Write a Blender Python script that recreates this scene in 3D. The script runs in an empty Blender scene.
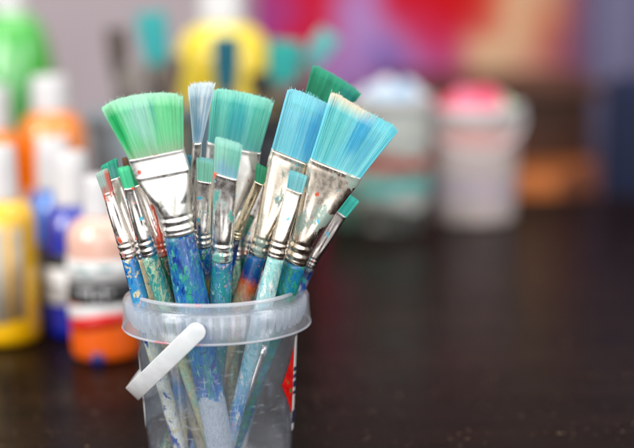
import bpy, math, random
import numpy as np
from mathutils import Vector, noise as mnoise
random.seed(7)
S = bpy.context.scene
COL = S.collection
PI = math.pi
R_ = math.radians

# ------------------------------------------------------------------ camera
FPX = 634 * 85 / 36.0
H = 0.3287
PITCH = R_(9.3)
ROLL = R_(1.0)
CAM = Vector((0, 0, H))
fw = Vector((0, math.cos(PITCH), -math.sin(PITCH)))
r0 = Vector((1, 0, 0))
u0 = Vector((0, math.sin(PITCH), math.cos(PITCH)))
rt = r0 * math.cos(ROLL) - u0 * math.sin(ROLL)
up = u0 * math.cos(ROLL) + r0 * math.sin(ROLL)

def ray(px, py):
    return fw * FPX + rt * (px - 317) - up * (py - 224)
def at(px, py, Y):                       # world point seen at a pixel, at depth Y
    d = ray(px, py); return CAM + d * (Y / d.y)
def ground(px, py):
    d = ray(px, py); return CAM + d * (-CAM.z / d.z)
def on_plane(px, py, p0, n):
    d = ray(px, py); t = (p0 - CAM).dot(n) / d.dot(n); return CAM + d * t
def at_z(px, Y, z):                      # x position under pixel column px for height z, depth Y
    lo, hi = -400, 1200
    for _ in range(40):
        m = (lo + hi) / 2
        if at(px, m, Y).z > z: lo = m
        else: hi = m
    p = at(px, m, Y); p.z = z; return p

cd = bpy.data.cameras.new('camera'); cam = bpy.data.objects.new('camera', cd); COL.objects.link(cam)
cd.lens = 85; cd.sensor_width = 36; cd.clip_start = 0.02; cd.clip_end = 60
from mathutils import Matrix
M = Matrix((rt, up, -fw)).transposed().to_4x4(); M.translation = CAM
cam.matrix_world = M
cd.dof.use_dof = True; cd.dof.focus_distance = 0.965; cd.dof.aperture_fstop = 2.45
S.camera = cam

# ------------------------------------------------------------------ helpers
def lin(c):
    return tuple(((v/255) / 12.92 if v/255 <= .04045 else ((v/255 + .055) / 1.055) ** 2.4) for v in c)
def rgb(*c): return lin(c)
def mixc(a, b, t): return tuple(a[i] + (b[i] - a[i]) * t for i in range(3))

def mesh_obj(name, verts, faces, mat, parent=None, loc=Vector((0,0,0)), smooth=True, cols=None, att=None, mats=None, fm=None, uvs=None):
    me = bpy.data.meshes.new(name)
    me.from_pydata([tuple(v) for v in verts], [], faces)
    if mats:
        for m in mats: me.materials.append(m)
        if fm: me.polygons.foreach_set('material_index', fm)
    elif mat: me.materials.append(mat)
    if smooth: me.polygons.foreach_set('use_smooth', [True] * len(me.polygons))
    if cols is not None:
        a = me.color_attributes.new('Col', 'FLOAT_COLOR', 'POINT')
        arr = np.ones((len(verts), 4), dtype=np.float32); arr[:, :3] = np.array(cols, dtype=np.float32)
        a.data.foreach_set('color', arr.ravel())
    if att is not None:
        a = me.attributes.new('along', 'FLOAT', 'POINT'); a.data.foreach_set('value', np.array(att, dtype=np.float32))
    me.update()
    o = bpy.data.objects.new(name, me); COL.objects.link(o)
    if parent: o.parent = parent
    o.location = loc
    return o
def tag(o, label=None, cat=None, group=None, kind=None):
    if label: o['label'] = label
    if cat: o['category'] = cat
    if group: o['group'] = group
    if kind: o['kind'] = kind
    return o
def empty(name, loc, label, cat, group=None):
    o = bpy.data.objects.new(name, None); COL.objects.link(o); o.location = loc
    o.empty_display_size = .02
    return tag(o, label, cat, group)

def ringloft(rings, closed=True, cap0=True, cap1=True):
    """rings: list of lists of points (same count)"""
    n = len(rings[0]); v = []; f = []
    for r in rings: v += r
    for i in range(len(rings) - 1):
        for j in range(n if closed else n - 1):
            k = (j + 1) % n
            f.append((i*n + j, i*n + k, (i+1)*n + k, (i+1)*n + j))
    if cap0: f.append(tuple(range(n - 1, -1, -1)))
    if cap1: f.append(tuple((len(rings)-1)*n + j for j in range(n)))
    return v, f
def lathe(prof, n=64, c=(0,0,0), squash=1.0):
    rings = []
    for r, z in prof:
        rings.append([Vector((c[0] + r*math.cos(2*PI*j/n), c[1] + r*squash*math.sin(2*PI*j/n), c[2] + z)) for j in range(n)])
    return ringloft(rings)
def lathe_obj(name, prof, mat, parent, n=64, c=(0,0,0), squash=1.0):
    v, f = lathe(prof, n, c, squash); return mesh_obj(name, v, f, mat, parent)
def box(v, f, c, s, rot=None):
    b = len(v)
    for dx in (-1, 1):
        for dy in (-1, 1):
            for dz in (-1, 1):
                p = Vector((dx*s[0]/2, dy*s[1]/2, dz*s[2]/2))
                if rot: p = rot @ p
                v.append(Vector(c) + p)
    for q in ((0,1,3,2),(4,6,7,5),(0,4,5,1),(2,3,7,6),(0,2,6,4),(1,5,7,3)): f.append(tuple(b+i for i in q))
def bevel(o, w, seg=3):
    m = o.modifiers.new('bevel', 'BEVEL'); m.width = w; m.segments = seg; m.limit_method = 'ANGLE'
    return o

# ------------------------------------------------------------------ materials
def newmat(name):
    m = bpy.data.materials.new(name); m.use_nodes = True
    nt = m.node_tree; nt.nodes.clear()
    out = nt.nodes.new('ShaderNodeOutputMaterial')
    return m, nt, out
def N(nt, t, **kw):
    n = nt.nodes.new(t)
    for k, v in kw.items():
        if k in n.inputs: n.inputs[k].default_value = v
        else: setattr(n, k, v)
    return n
def col4(c): return (c[0], c[1], c[2], 1)
def noise_node(nt, scale, detail=4, rough=.55, coord='Object', stretch=(1,1,1), off=(0,0,0)):
    tc = N(nt, 'ShaderNodeTexCoord'); mp = N(nt, 'ShaderNodeMapping')
    mp.inputs['Scale'].default_value = stretch; mp.inputs['Location'].default_value = off
    nt.links.new(tc.outputs[coord], mp.inputs['Vector'])
    n = N(nt, 'ShaderNodeTexNoise'); n.inputs['Scale'].default_value = scale
    n.inputs['Detail'].default_value = detail; n.inputs['Roughness'].default_value = rough
    nt.links.new(mp.outputs[0], n.inputs['Vector']); return n
def ramp(nt, src, stops, interp='LINEAR'):
    r = N(nt, 'ShaderNodeValToRGB'); r.color_ramp.interpolation = interp
    e = r.color_ramp.elements
    while len(e) < len(stops): e.new(.5)
    for i, (p, c) in enumerate(stops):
        e[i].position = p; e[i].color = col4(c) if not isinstance(c, (int, float)) else (c, c, c, 1)
    nt.links.new(src, r.inputs[0]); return r
def mixn(nt, fac, a, b):
    m = N(nt, 'ShaderNodeMix'); m.data_type = 'RGBA'
    for s, i in ((fac, 0), (a, 6), (b, 7)):
        if hasattr(s, 'links'): nt.links.new(s, m.inputs[i])
        elif isinstance(s, (int, float)): m.inputs[i].default_value = s
        else: m.inputs[i].default_value = col4(s)
    return m.outputs[2]
def bump(nt, src, strength, dist=.001):
    b = N(nt, 'ShaderNodeBump'); b.inputs['Strength'].default_value = strength; b.inputs['Distance'].default_value = dist
    nt.links.new(src, b.inputs['Height']); return b.outputs[0]

def plain(name, c, rough=.45, var=.15, scale=40, metal=0, coat=0, spec=.5, sss=0):
    m, nt, out = newmat(name)
    p = N(nt, 'ShaderNodeBsdfPrincipled'); n = noise_node(nt, scale)
    r = ramp(nt, n.outputs[0], [(.3, mixc(c, (0,0,0), var)), (.7, c)])
    nt.links.new(r.outputs[0], p.inputs['Base Color'])
    p.inputs['Roughness'].default_value = rough; p.inputs['Metallic'].default_value = metal
    p.inputs['Coat Weight'].default_value = coat; p.inputs['Coat Roughness'].default_value = .1
    p.inputs['Specular IOR Level'].default_value = spec
    if sss:
        p.inputs['Subsurface Weight'].default_value = sss; p.inputs['Subsurface Scale'].default_value = .01
    nt.links.new(bump(nt, n.outputs[0], .1), p.inputs['Normal'])
    nt.links.new(p.outputs[0], out.inputs[0]); return m

def m_bristle():
    m, nt, out = newmat('bristle_fibre')
    a = N(nt, 'ShaderNodeAttribute'); a.attribute_name = 'Col'
    p = N(nt, 'ShaderNodeBsdfPrincipled'); p.inputs['Roughness'].default_value = .5
    p.inputs['Specular IOR Level'].default_value = .35
    nt.links.new(a.outputs[0], p.inputs['Base Color'])
    t = N(nt, 'ShaderNodeBsdfTranslucent'); nt.links.new(a.outputs[0], t.inputs[0])
    mx = N(nt, 'ShaderNodeMixShader'); mx.inputs[0].default_value = .3
    nt.links.new(p.outputs[0], mx.inputs[1]); nt.links.new(t.outputs[0], mx.inputs[2])
    nt.links.new(mx.outputs[0], out.inputs[0]); return m
BR = m_bristle()

def m_ferrule(name, seed, tint=(.93,.90,.86), dirt=(.33,.36,.33), amount=.55, flecks=((.75,.12,.05),(.1,.45,.6)), rough=.2, grime=.0):
    m, nt, out = newmat(name)
    off = (seed*1.7, seed*.9, seed*2.3)
    n1 = noise_node(nt, 90, 5, .6, stretch=(1,1,.5), off=off)
    n2 = noise_node(nt, 260, 4, .6, stretch=(1,1,.6), off=off)
    n3 = noise_node(nt, 120, 2, .5, off=(off[1], off[2], off[0]))
    n4 = noise_node(nt, 150, 2, .5, off=(off[2], off[0], off[1]))
    n5 = noise_node(nt, 75, 2, .5, stretch=(1.3,1.3,.3), off=off)
    p = N(nt, 'ShaderNodeBsdfPrincipled')
    d = ramp(nt, n1.outputs[0], [(amount, 0), (amount + .06, 1)])
    f1 = ramp(nt, n3.outputs[0], [(.70, 0), (.715, 1)])
    f2 = ramp(nt, n4.outputs[0], [(.70, 0), (.715, 1)])
    c = mixn(nt, d.outputs[0], tint, dirt)
    c = mixn(nt, f1.outputs[0], c, flecks[0]); c = mixn(nt, f2.outputs[0], c, flecks[1])
    nt.links.new(c, p.inputs['Base Color'])
    a = N(nt, 'ShaderNodeMath', operation='MAXIMUM'); nt.links.new(f1.outputs[0], a.inputs[0]); nt.links.new(f2.outputs[0], a.inputs[1])
    b = N(nt, 'ShaderNodeMath', operation='MAXIMUM'); nt.links.new(a.outputs[0], b.inputs[0]); nt.links.new(d.outputs[0], b.inputs[1])
    mm = N(nt, 'ShaderNodeMath', operation='MULTIPLY_ADD'); mm.inputs[1].default_value = -.85; mm.inputs[2].default_value = 1
    nt.links.new(b.outputs[0], mm.inputs[0]); nt.links.new(mm.outputs[0], p.inputs['Metallic'])
    rr = ramp(nt, n2.outputs[0], [(.3, rough*.9), (.75, rough*1.9)])
    nt.links.new(rr.outputs[0], p.inputs['Roughness'])
    b1 = N(nt, 'ShaderNodeBump'); b1.inputs['Strength'].default_value = .16; b1.inputs['Distance'].default_value = .0010
    nt.links.new(n5.outputs[0], b1.inputs['Height'])
    b2 = N(nt, 'ShaderNodeBump'); b2.inputs['Strength'].default_value = .10; b2.inputs['Distance'].default_value = .0003
    nt.links.new(n2.outputs[0], b2.inputs['Height']); nt.links.new(b1.outputs[0], b2.inputs['Normal'])
    nt.links.new(b2.outputs[0], p.inputs['Normal'])
    nt.links.new(p.outputs[0], out.inputs[0]); return m

def m_handle(name, seed, zones, blots, rough=.28, clean=None):
    """zones: [(position 0 top .. 1 bottom, colour)], blots: [(colour, scale, threshold)]"""
    m, nt, out = newmat(name)
    a = N(nt, 'ShaderNodeAttribute'); a.attribute_name = 'along'
    off = (seed*1.3 + 3, seed*2.1, seed*.7)
    n0 = noise_node(nt, 140, 5, .7, stretch=(1,1,.5), off=off)
    ad = N(nt, 'ShaderNodeMath', operation='MULTIPLY_ADD'); ad.inputs[1].default_value = .16
    nt.links.new(n0.outputs[0], ad.inputs[0]); nt.links.new(a.outputs['Fac'], ad.inputs[2])
    sb = N(nt, 'ShaderNodeMath', operation='SUBTRACT'); sb.inputs[1].default_value = .08; nt.links.new(ad.outputs[0], sb.inputs[0])
    z = ramp(nt, sb.outputs[0], zones); c = z.outputs[0]
    hsum = n0.outputs[0]
    for i, (bc, sc, th) in enumerate(blots):
        n = noise_node(nt, sc*(1.5 + .5*((i*7 + seed*3) % 4)), 8, .72, stretch=(1,1,(.5,.28,.7,.35)[(i*3 + seed) % 4]), off=(off[0] + 5.1*i, off[1] - 3.3*i, off[2] + 7.7*i))
        n.inputs['Distortion'].default_value = (.0, 1.2, .4, 1.6)[i % 4]
        ws = (.02, .07, .015, .05)[(i + seed) % 4]
        r = ramp(nt, n.outputs[0], [(th - ws, 0), (th + ws, 1)])
        fac = r.outputs[0]
        if clean:
            lt = N(nt, 'ShaderNodeMath', operation='LESS_THAN'); lt.inputs[1].default_value = clean; nt.links.new(sb.outputs[0], lt.inputs[0])
            ml = N(nt, 'ShaderNodeMath', operation='MULTIPLY'); nt.links.new(lt.outputs[0], ml.inputs[0]); nt.links.new(fac, ml.inputs[1]); fac = ml.outputs[0]
        c = mixn(nt, fac, c, bc)
        if i == 0: hsum = r.outputs[0]
    nf = noise_node(nt, 700, 4, .7, stretch=(1,1,.5), off=off)
    rf = ramp(nt, nf.outputs[0], [(.35, .6), (.6, 1.0)])
    mm_ = N(nt, 'ShaderNodeMix'); mm_.data_type = 'RGBA'; mm_.blend_type = 'MULTIPLY'; mm_.inputs[0].default_value = .75
    nt.links.new(c, mm_.inputs[6]); nt.links.new(rf.outputs[0], mm_.inputs[7]); c = mm_.outputs[2]
    p = N(nt, 'ShaderNodeBsdfPrincipled'); nt.links.new(c, p.inputs['Base Color'])
    nr = ramp(nt, n0.outputs[0], [(.35, rough*.6), (.65, rough*1.7)])
    nt.links.new(nr.outputs[0], p.inputs['Roughness'])
    p.inputs['Coat Weight'].default_value = .35; p.inputs['Coat Roughness'].default_value = .12
    nt.links.new(bump(nt, hsum, .4, .0004), p.inputs['Normal'])
    nt.links.new(p.outputs[0], out.inputs[0]); return m

def m_plastic(name, milk=.2, tint=(.80,.86,.95), rough=.09, scr=.25, stains=()):
    """clear to milky plastic with scratches and dried paint"""
    m, nt, out = newmat(name)
    tr = N(nt, 'ShaderNodeBsdfTransparent'); tr.inputs[0].default_value = (.97,.98,1,1)
    df = N(nt, 'ShaderNodeBsdfDiffuse'); tl = N(nt, 'ShaderNodeBsdfTranslucent'); gl = N(nt, 'ShaderNodeBsdfGlossy')
    gl.inputs['Roughness'].default_value = rough; tl.inputs[0].default_value = col4(tint)
    n1 = noise_node(nt, 28, 5, .6); n2 = noise_node(nt, 60, 6, .75, stretch=(1,1,3.5), off=(3,1,2))
    r1 = ramp(nt, n1.outputs[0], [(.35, milk*.65), (.7, milk*1.4)])
    r2 = ramp(nt, n2.outputs[0], [(.62, 0), (.68, scr)])
    ad = N(nt, 'ShaderNodeMath', operation='ADD'); ad.use_clamp = True
    nt.links.new(r1.outputs[0], ad.inputs[0]); nt.links.new(r2.outputs[0], ad.inputs[1])
    c = tint; fac = ad.outputs[0]
    for i, (sc, st, cc, th, am) in enumerate(stains):
        n = noise_node(nt, sc, 5, .7, stretch=st, off=(7*i+1, 2*i, 5*i))
        r = ramp(nt, n.outputs[0], [(th, 0), (th + .05, 1)])
        c = mixn(nt, r.outputs[0], c, cc)
        k = N(nt, 'ShaderNodeMath', operation='MULTIPLY'); k.inputs[1].default_value = am; nt.links.new(r.outputs[0], k.inputs[0])
        a2 = N(nt, 'ShaderNodeMath', operation='ADD'); a2.use_clamp = True
        nt.links.new(fac, a2.inputs[0]); nt.links.new(k.outputs[0], a2.inputs[1]); fac = a2.outputs[0]
    if hasattr(c, 'links'):
        nt.links.new(c, df.inputs[0])
    else: df.inputs[0].default_value = col4(c)
    m0 = N(nt, 'ShaderNodeMixShader'); m0.inputs[0].default_value = .45
    nt.links.new(df.outputs[0], m0.inputs[1]); nt.links.new(tl.outputs[0], m0.inputs[2])
    m1 = N(nt, 'ShaderNodeMixShader'); nt.links.new(fac, m1.inputs[0])
    nt.links.new(tr.outputs[0], m1.inputs[1]); nt.links.new(m0.outputs[0], m1.inputs[2])
    lw = N(nt, 'ShaderNodeLayerWeight'); lw.inputs[0].default_value = .5
    pw = N(nt, 'ShaderNodeMath', operation='POWER'); pw.inputs[1].default_value = 4.0; nt.links.new(lw.outputs['Facing'], pw.inputs[0])
    fr = N(nt, 'ShaderNodeMath', operation='MULTIPLY_ADD'); fr.inputs[1].default_value = .5; fr.inputs[2].default_value = .05; nt.links.new(pw.outputs[0], fr.inputs[0])
    bn = N(nt, 'ShaderNodeBump'); bn.inputs['Strength'].default_value = .25; bn.inputs['Distance'].default_value = .0006
    nt.links.new(n2.outputs[0], bn.inputs['Height']); nt.links.new(bn.outputs[0], gl.inputs['Normal'])
    m2 = N(nt, 'ShaderNodeMixShader'); nt.links.new(fr.outputs[0], m2.inputs[0])
    nt.links.new(m1.outputs[0], m2.inputs[1]); nt.links.new(gl.outputs[0], m2.inputs[2])
    nt.links.new(m2.outputs[0], out.inputs[0]); return m

def m_vcol(name, rough=.7, coat=0):
    m, nt, out = newmat(name)
    a = N(nt, 'ShaderNodeAttribute'); a.attribute_name = 'Col'
    p = N(nt, 'ShaderNodeBsdfPrincipled'); p.inputs['Roughness'].default_value = rough; p.inputs['Coat Weight'].default_value = coat; p.inputs['Specular IOR Level'].default_value = .12
    n = noise_node(nt, 120, 5); nt.links.new(a.outputs[0], p.inputs['Base Color'])
    nt.links.new(bump(nt, n.outputs[0], .2), p.inputs['Normal'])
    nt.links.new(p.outputs[0], out.inputs[0]); return m

WHITE = plain('white_plastic', (.66,.65,.66), .35, .05, sss=.1)
DARK = plain('dark_plastic', (.012,.013,.016), .3, .2)
NAVY = plain('navy_plastic', rgb(16,30,66), .6)
LABELW = plain('label_paper', (.72,.72,.72), .4, .10)
LABELK = plain('label_black', (.010,.010,.013), .35, .3)

# ------------------------------------------------------------------ setting: table, wall
def m_table():
    m, nt, out = newmat('espresso_wood')
    p = N(nt, 'ShaderNodeBsdfPrincipled')
    g = noise_node(nt, 9, 6, .6, stretch=(.35,3.0,1)); 
    s1 = noise_node(nt, 300, 4, .65, stretch=(.45,1,1)); s2 = noise_node(nt, 26, 4, .6, off=(4,2,1)); s3 = noise_node(nt, 800, 2, .5, stretch=(.5,1,1), off=(1,5,1))
    base = ramp(nt, g.outputs[0], [(.3, (.0034,.0014,.0009)), (.52, (.0085,.0037,.0024)), (.75, (.017,.0074,.0046))])
    k = ramp(nt, s1.outputs[0], [(.65, 0), (.675, 1)]); k2 = ramp(nt, s2.outputs[0], [(.44, 0), (.62, 1)])
    mu = N(nt, 'ShaderNodeMath', operation='MULTIPLY'); nt.links.new(k.outputs[0], mu.inputs[0]); nt.links.new(k2.outputs[0], mu.inputs[1])
    k3 = ramp(nt, s3.outputs[0], [(.74, 0), (.77, .2)])
    mx = N(nt, 'ShaderNodeMath', operation='MAXIMUM'); nt.links.new(mu.outputs[0], mx.inputs[0]); nt.links.new(k3.outputs[0], mx.inputs[1])
    c = mixn(nt, mx.outputs[0], base.outputs[0], (.55,.37,.25))  # tan specks, coloured bright to paint the glints of scratches
    nt.links.new(c, p.inputs['Base Color'])
    rr = ramp(nt, s2.outputs[0], [(.35, .18), (.65, .28)]); nt.links.new(rr.outputs[0], p.inputs['Roughness'])
    p.inputs['IOR'].default_value = 1.07
    b = N(nt, 'ShaderNodeBump'); b.inputs['Strength'].default_value = .35; b.inputs['Distance'].default_value = .0006
    nt.links.new(g.outputs[0], b.inputs['Height'])
    b2 = N(nt, 'ShaderNodeBump'); b2.inputs['Strength'].default_value = .25; b2.inputs['Distance'].default_value = .0002
    nt.links.new(s1.outputs[0], b2.inputs['Height']); nt.links.new(b.outputs[0], b2.inputs['Normal'])
    nt.links.new(b2.outputs[0], p.inputs['Normal'])
    nt.links.new(p.outputs[0], out.inputs[0]); return m
v, f = [], []
box(v, f, (0.1, 1.17, -.02), (3.0, 2.1, .04))
tbl = bevel(mesh_obj('tabletop', v, f, m_table(), smooth=False), .004)
tag(tbl, kind='structure')
v, f = [], []
box(v, f, (0, 3.55, .3), (8, .1, 3.6))
wall = mesh_obj('wall', v, f, plain('mauve_wall', rgb(196,182,188), .8, .12, 3), smooth=False); tag(wall, kind='structure')
v, f = [], []
box(v, f, (0, 1.6, -.78), (8, 6, .04))
fl = mesh_obj('floor', v, f, plain('floor_vinyl', rgb(70,58,52), .6, .3, 3), smooth=False); tag(fl, kind='structure')

# ------------------------------------------------------------------ painted canvas on the wall
def canvas():
    Y = 3.3
    a = at(250, -110, Y); b = at(612, 90, Y)
    nx, nz = 150, 90
    def px_of(i, j): return 250 + (612-250)*i/nx, -110 + 200*j/nz
    def seg(px, py, ax, ay, bx, by):
        dx, dy = bx-ax, by-ay; t = max(0, min(1, ((px-ax)*dx + (py-ay)*dy)/(dx*dx+dy*dy)))
        return math.hypot(px-ax-t*dx, py-ay-t*dy)
    red, mag, lav, pur = rgb(206,0,12), rgb(190,18,100), rgb(178,140,200), rgb(140,70,150)
    cream, coral, blue, pink = rgb(226,200,160), rgb(214,112,72), rgb(84,98,180), rgb(200,120,130)
    V, C, F = [], [], []
    def sm(x, w):
        w = w*2.0
        return 1/(1 + math.exp(max(-30, min(30, x/w))))
    for j in range(nz+1):
        for i in range(nx+1):
            x, y = px_of(i, j)
            w = 26*mnoise.noise(Vector((x*.022, y*.022, 1))) ; X, Yp = x + w, y + 22*mnoise.noise(Vector((x*.022, y*.022, 9)))
            c = red
            c = mixc(c, mixc(red, (.30,0,.01), .6), sm(430 - X, 25)*sm(Yp-40, 20)*.6)
            d = seg(X, Yp, 262, -60, 262, 60) - 16; c = mixc(c, pur, sm(d, 4))
            # broad lavender peak
            half = 10 + max(0, Yp + 10)*.6
            d = abs(X - (362 + .1*Yp)) - half
            c = mixc(c, mag, sm(d - 10, 4)); c = mixc(c, lav, sm(d, 4))
            c = mixc(c, mixc(lav, pur, .7), sm(d, 4)*sm(60 - Yp, 8)*.7)
            d = seg(X, Yp, 378, 48, 412, 92) - 8; c = mixc(c, blue, sm(d, 2))
            d = seg(X, Yp, 418, 88, 480, 60) - 16; c = mixc(c, mag, sm(d-9, 4)); c = mixc(c, mixc(pur, lav, .35), sm(d, 4))
            # cream peak
            d = (525 - X) - (14 + max(0, Yp+20)*.55); d2 = X - 560
            c = mixc(c, coral, sm(max(d, d2) - 8, 4)); c = mixc(c, cream, sm(max(d, d2), 4))
            d = math.hypot((X-552)/34, (Yp-42)/44) - 1; c = mixc(c, coral, sm(d*30, 6))
            d = math.hypot((X-546)/13, (Yp-48)/14) - 1; c = mixc(c, rgb(180,70,70), sm(d*14, 4)*.8)
            d = math.hypot((X-560)/34, (Yp-80)/20) - 1; c = mixc(c, pink, sm(d*20, 5)*.6)
            c = mixc(c, rgb(110,105,150), sm(575 - X + .25*(40-Yp)*0, 6))
            c = mixc(c, rgb(90,50,120), sm(572 - X, 6)*sm(55-Yp, 10)*.8)
            g = mnoise.noise(Vector((x*.2, y*.6, 4)))*.08
            c = tuple(max(0, k*(1+g)) for k in c)
            p = Vector((a.x + (b.x-a.x)*i/nx, Y - .012, a.z + (b.z-a.z)*j/nz)); V.append(p); C.append(c)
    for j in range(nz):
        for i in range(nx):
            q = j*(nx+1)+i; F.append((q, q+nx+1, q+nx+2, q+1))
    root = empty('painting', (0,0,0), 'large bright painting in red, purple and cream hanging on the wall', 'painting')
    mesh_obj('painted_canvas', V, F, m_vcol('paint_on_canvas', .6), root, cols=C)
    v, f = [], []
    c = (a + b)/2
    box(v, f, (c.x, Y + .012, c.z), (b.x-a.x, .04, a.z-b.z))
    mesh_obj('stretcher_frame', v, f, plain('stretcher_wood', rgb(180,150,110), .7), root, smooth=False)
canvas()

# ------------------------------------------------------------------ wooden cabinet, chair, cloth behind the table
def cabinet():
    Y = 2.75
    a = at(395, 88, Y); b = at(598, 88, Y)
    root = empty('wooden_cabinet', (0,0,0), 'low brown wooden cabinet behind the table under the painting', 'cabinet')
    wood = plain('brown_wood', rgb(84,44,20), .5, .5, 14); lit = plain('lit_brown_wood', rgb(200,112,48), .5, .25, 14)  # orange copy puts the lit part of the brown wood into colour
    x0, x1, z1 = a.x, b.x, a.z; z0 = -.75
    v, f = [], []
    box(v, f, ((x0+x1)/2, Y + .22, (z0+z1)/2 - .01), (x1-x0-.02, .40, z1-z0-.03)); mesh_obj('cabinet_body', v, f, wood, root, smooth=False)
    v, f = [], []
    box(v, f, ((x0+x1)/2, Y + .2, z1-.008), (x1-x0+.03, .48, .02)); mesh_obj('cabinet_top', v, f, wood, root, smooth=False)
    for k in range(2):
        w = (x1-x0-.05)/2; cx = x0 + .02 + w/2 + k*(w+.01)
        v, f = [], []
        box(v, f, (cx, Y + .01, z1-.40), (w, .02, .40)); d = mesh_obj('door', v, f, wood, root, smooth=False)
        v, f = [], []
        box(v, f, (cx + (.5-k)*w*.8, Y - .006, z1-.42), (.012, .012, .08)); mesh_obj('handle', v, f, DARK, d, smooth=False)
    p = at(555, 195, 2.6); q0 = at(522, 195, 2.6); q1 = at(592, 205, 2.6); zt = at(555, 172, 2.6).z
    r2 = empty('wooden_stool', (p.x, 2.7, -.76), 'wooden stool in a lit orange tone standing before the brown cabinet beyond the table edge', 'stool')
    L = Vector((p.x, 2.7, -.76))
    v, f = [], []
    box(v, f, Vector((p.x, 2.7, zt-.03)) - L, (q1.x-q0.x, .3, .06)); bevel(mesh_obj('seat', v, f, lit, r2, smooth=False), .012)
    for sx in (-1, 1):
        for sy in (-1, 1):
            v, f = [], []
            box(v, f, (sx*(q1.x-q0.x)*.42, sy*.12, (zt-.06+.76)/2), (.03, .03, zt-.06+.76)); mesh_obj('leg', v, f, lit, r2, smooth=False)
    r2.rotation_euler.z = R_(-24)
r2_ = cabinet()
def cloth(name, label, cat, x0, x1, z0, z1, Y, c, folds, amp):
    nx, nz = 90, 14; V, F = [], []
    for j in range(nz+1):
        for i in range(nx+1):
            t = i/nx; z = z0 + (z1-z0)*j/nz
            V.append(Vector((x0 + (x1-x0)*t, Y + amp*math.sin(t*folds*2*PI + .6*math.sin(3*t*PI)) + .01*math.sin(z*9+t*5), z)))
    for j in range(nz):
        for i in range(nx):
            q = j*(nx+1)+i; F.append((q, q+1, q+nx+2, q+nx+1))
    o = mesh_obj(name, V, F, plain(name+'_fabric', c, .9, .1, 30))
    s = o.modifiers.new('thick', 'SOLIDIFY'); s.thickness = .004
    tag(o, label, cat)
a = at(592, -60, 3.1); b = at(700, 130, 3.1)
cloth('curtain', 'slate blue curtain hanging at the right beside the painting', 'curtain', a.x, a.x + .6, -.74, a.z + .1, 3.1, rgb(122,118,150), 5, .03)
def chair():
    Y = 2.45; p = at(655, 160, Y); zt = at(650, 74, Y).z; x0 = at(603, 160, Y).x; x1 = x0 + .42
    L = Vector(((x0+x1)/2, Y+.2, -.76))
    root = empty('blue_chair', L, 'navy blue upholstered chair beyond the table at the right edge', 'chair')
    mt = plain('navy_fabric', rgb(10,24,60), .85, .3, 25)
    v, f = [], []; box(v, f, (0, -.2, zt+.76-.24), (.42, .06, .48)); bevel(mesh_obj('backrest', v, f, mt, root), .04, 5)
    v, f = [], []; box(v, f, (0, .02, .45), (.42, .42, .07)); bevel(mesh_obj('seat', v, f, mt, root), .03, 4)
    for sx in (-1, 1):
        for sy in (-1, 1):
            v, f = [], []; box(v, f, (sx*.18, sy*.18+.0, .21), (.03, .03, .42)); mesh_obj('leg', v, f, DARK, root)
chair()

# ------------------------------------------------------------------ paint bottles
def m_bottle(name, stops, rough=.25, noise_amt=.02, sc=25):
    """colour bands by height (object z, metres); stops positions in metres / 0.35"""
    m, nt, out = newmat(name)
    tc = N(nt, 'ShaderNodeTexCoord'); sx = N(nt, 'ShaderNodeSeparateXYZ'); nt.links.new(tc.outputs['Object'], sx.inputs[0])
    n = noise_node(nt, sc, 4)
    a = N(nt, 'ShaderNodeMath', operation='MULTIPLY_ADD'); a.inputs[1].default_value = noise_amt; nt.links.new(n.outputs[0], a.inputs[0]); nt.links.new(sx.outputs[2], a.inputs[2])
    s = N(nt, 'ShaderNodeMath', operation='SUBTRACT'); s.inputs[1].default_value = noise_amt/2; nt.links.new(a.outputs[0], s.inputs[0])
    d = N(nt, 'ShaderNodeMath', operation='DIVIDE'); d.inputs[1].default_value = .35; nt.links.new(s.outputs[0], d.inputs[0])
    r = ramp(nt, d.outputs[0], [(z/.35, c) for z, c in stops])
    p = N(nt, 'ShaderNodeBsdfPrincipled'); nt.links.new(r.outputs[0], p.inputs['Base Color'])
    p.inputs['Roughness'].default_value = rough; p.inputs['Coat Weight'].default_value = .7; p.inputs['Coat IOR'].default_value = 1.9; p.inputs['Coat Roughness'].default_value = .06
    p.inputs['Subsurface Weight'].default_value = .15; p.inputs['Subsurface Scale'].default_value = .01
    nt.links.new(bump(nt, n.outputs[0], .15, .001), p.inputs['Normal'])
    nt.links.new(p.outputs[0], out.inputs[0]); return m

def wrap(name, r, z0, z1, a0, a1, mat, parent, n=40, wav=0.0, wob=1.0):
    """a paper label curved round a bottle; angle 0 faces the camera (-Y)"""
    V, F = [], []
    for i in range(n+1):
        t = a0 + (a1-a0)*i/n
        for k, z in enumerate((z0, z1)):
            zz = z + wav*math.sin(t*2.2*wob + k*.8)
            for rr in (r, r + .0005):
                V.append(Vector((rr*math.sin(t), -rr*math.cos(t), zz)))
    for i in range(n):
        q = 4*i; w = q+4
        F += [(q+1, w+1, w+3, q+3), (q, q+2, w+2, w), (q+2, q+3, w+3, w+2), (q, w, w+1, q+1)]
    F += [(0,1,3,2), (4*n, 4*n+2, 4*n+3, 4*n+1)]
    return mesh_obj(name, V, F, mat, parent)

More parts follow.
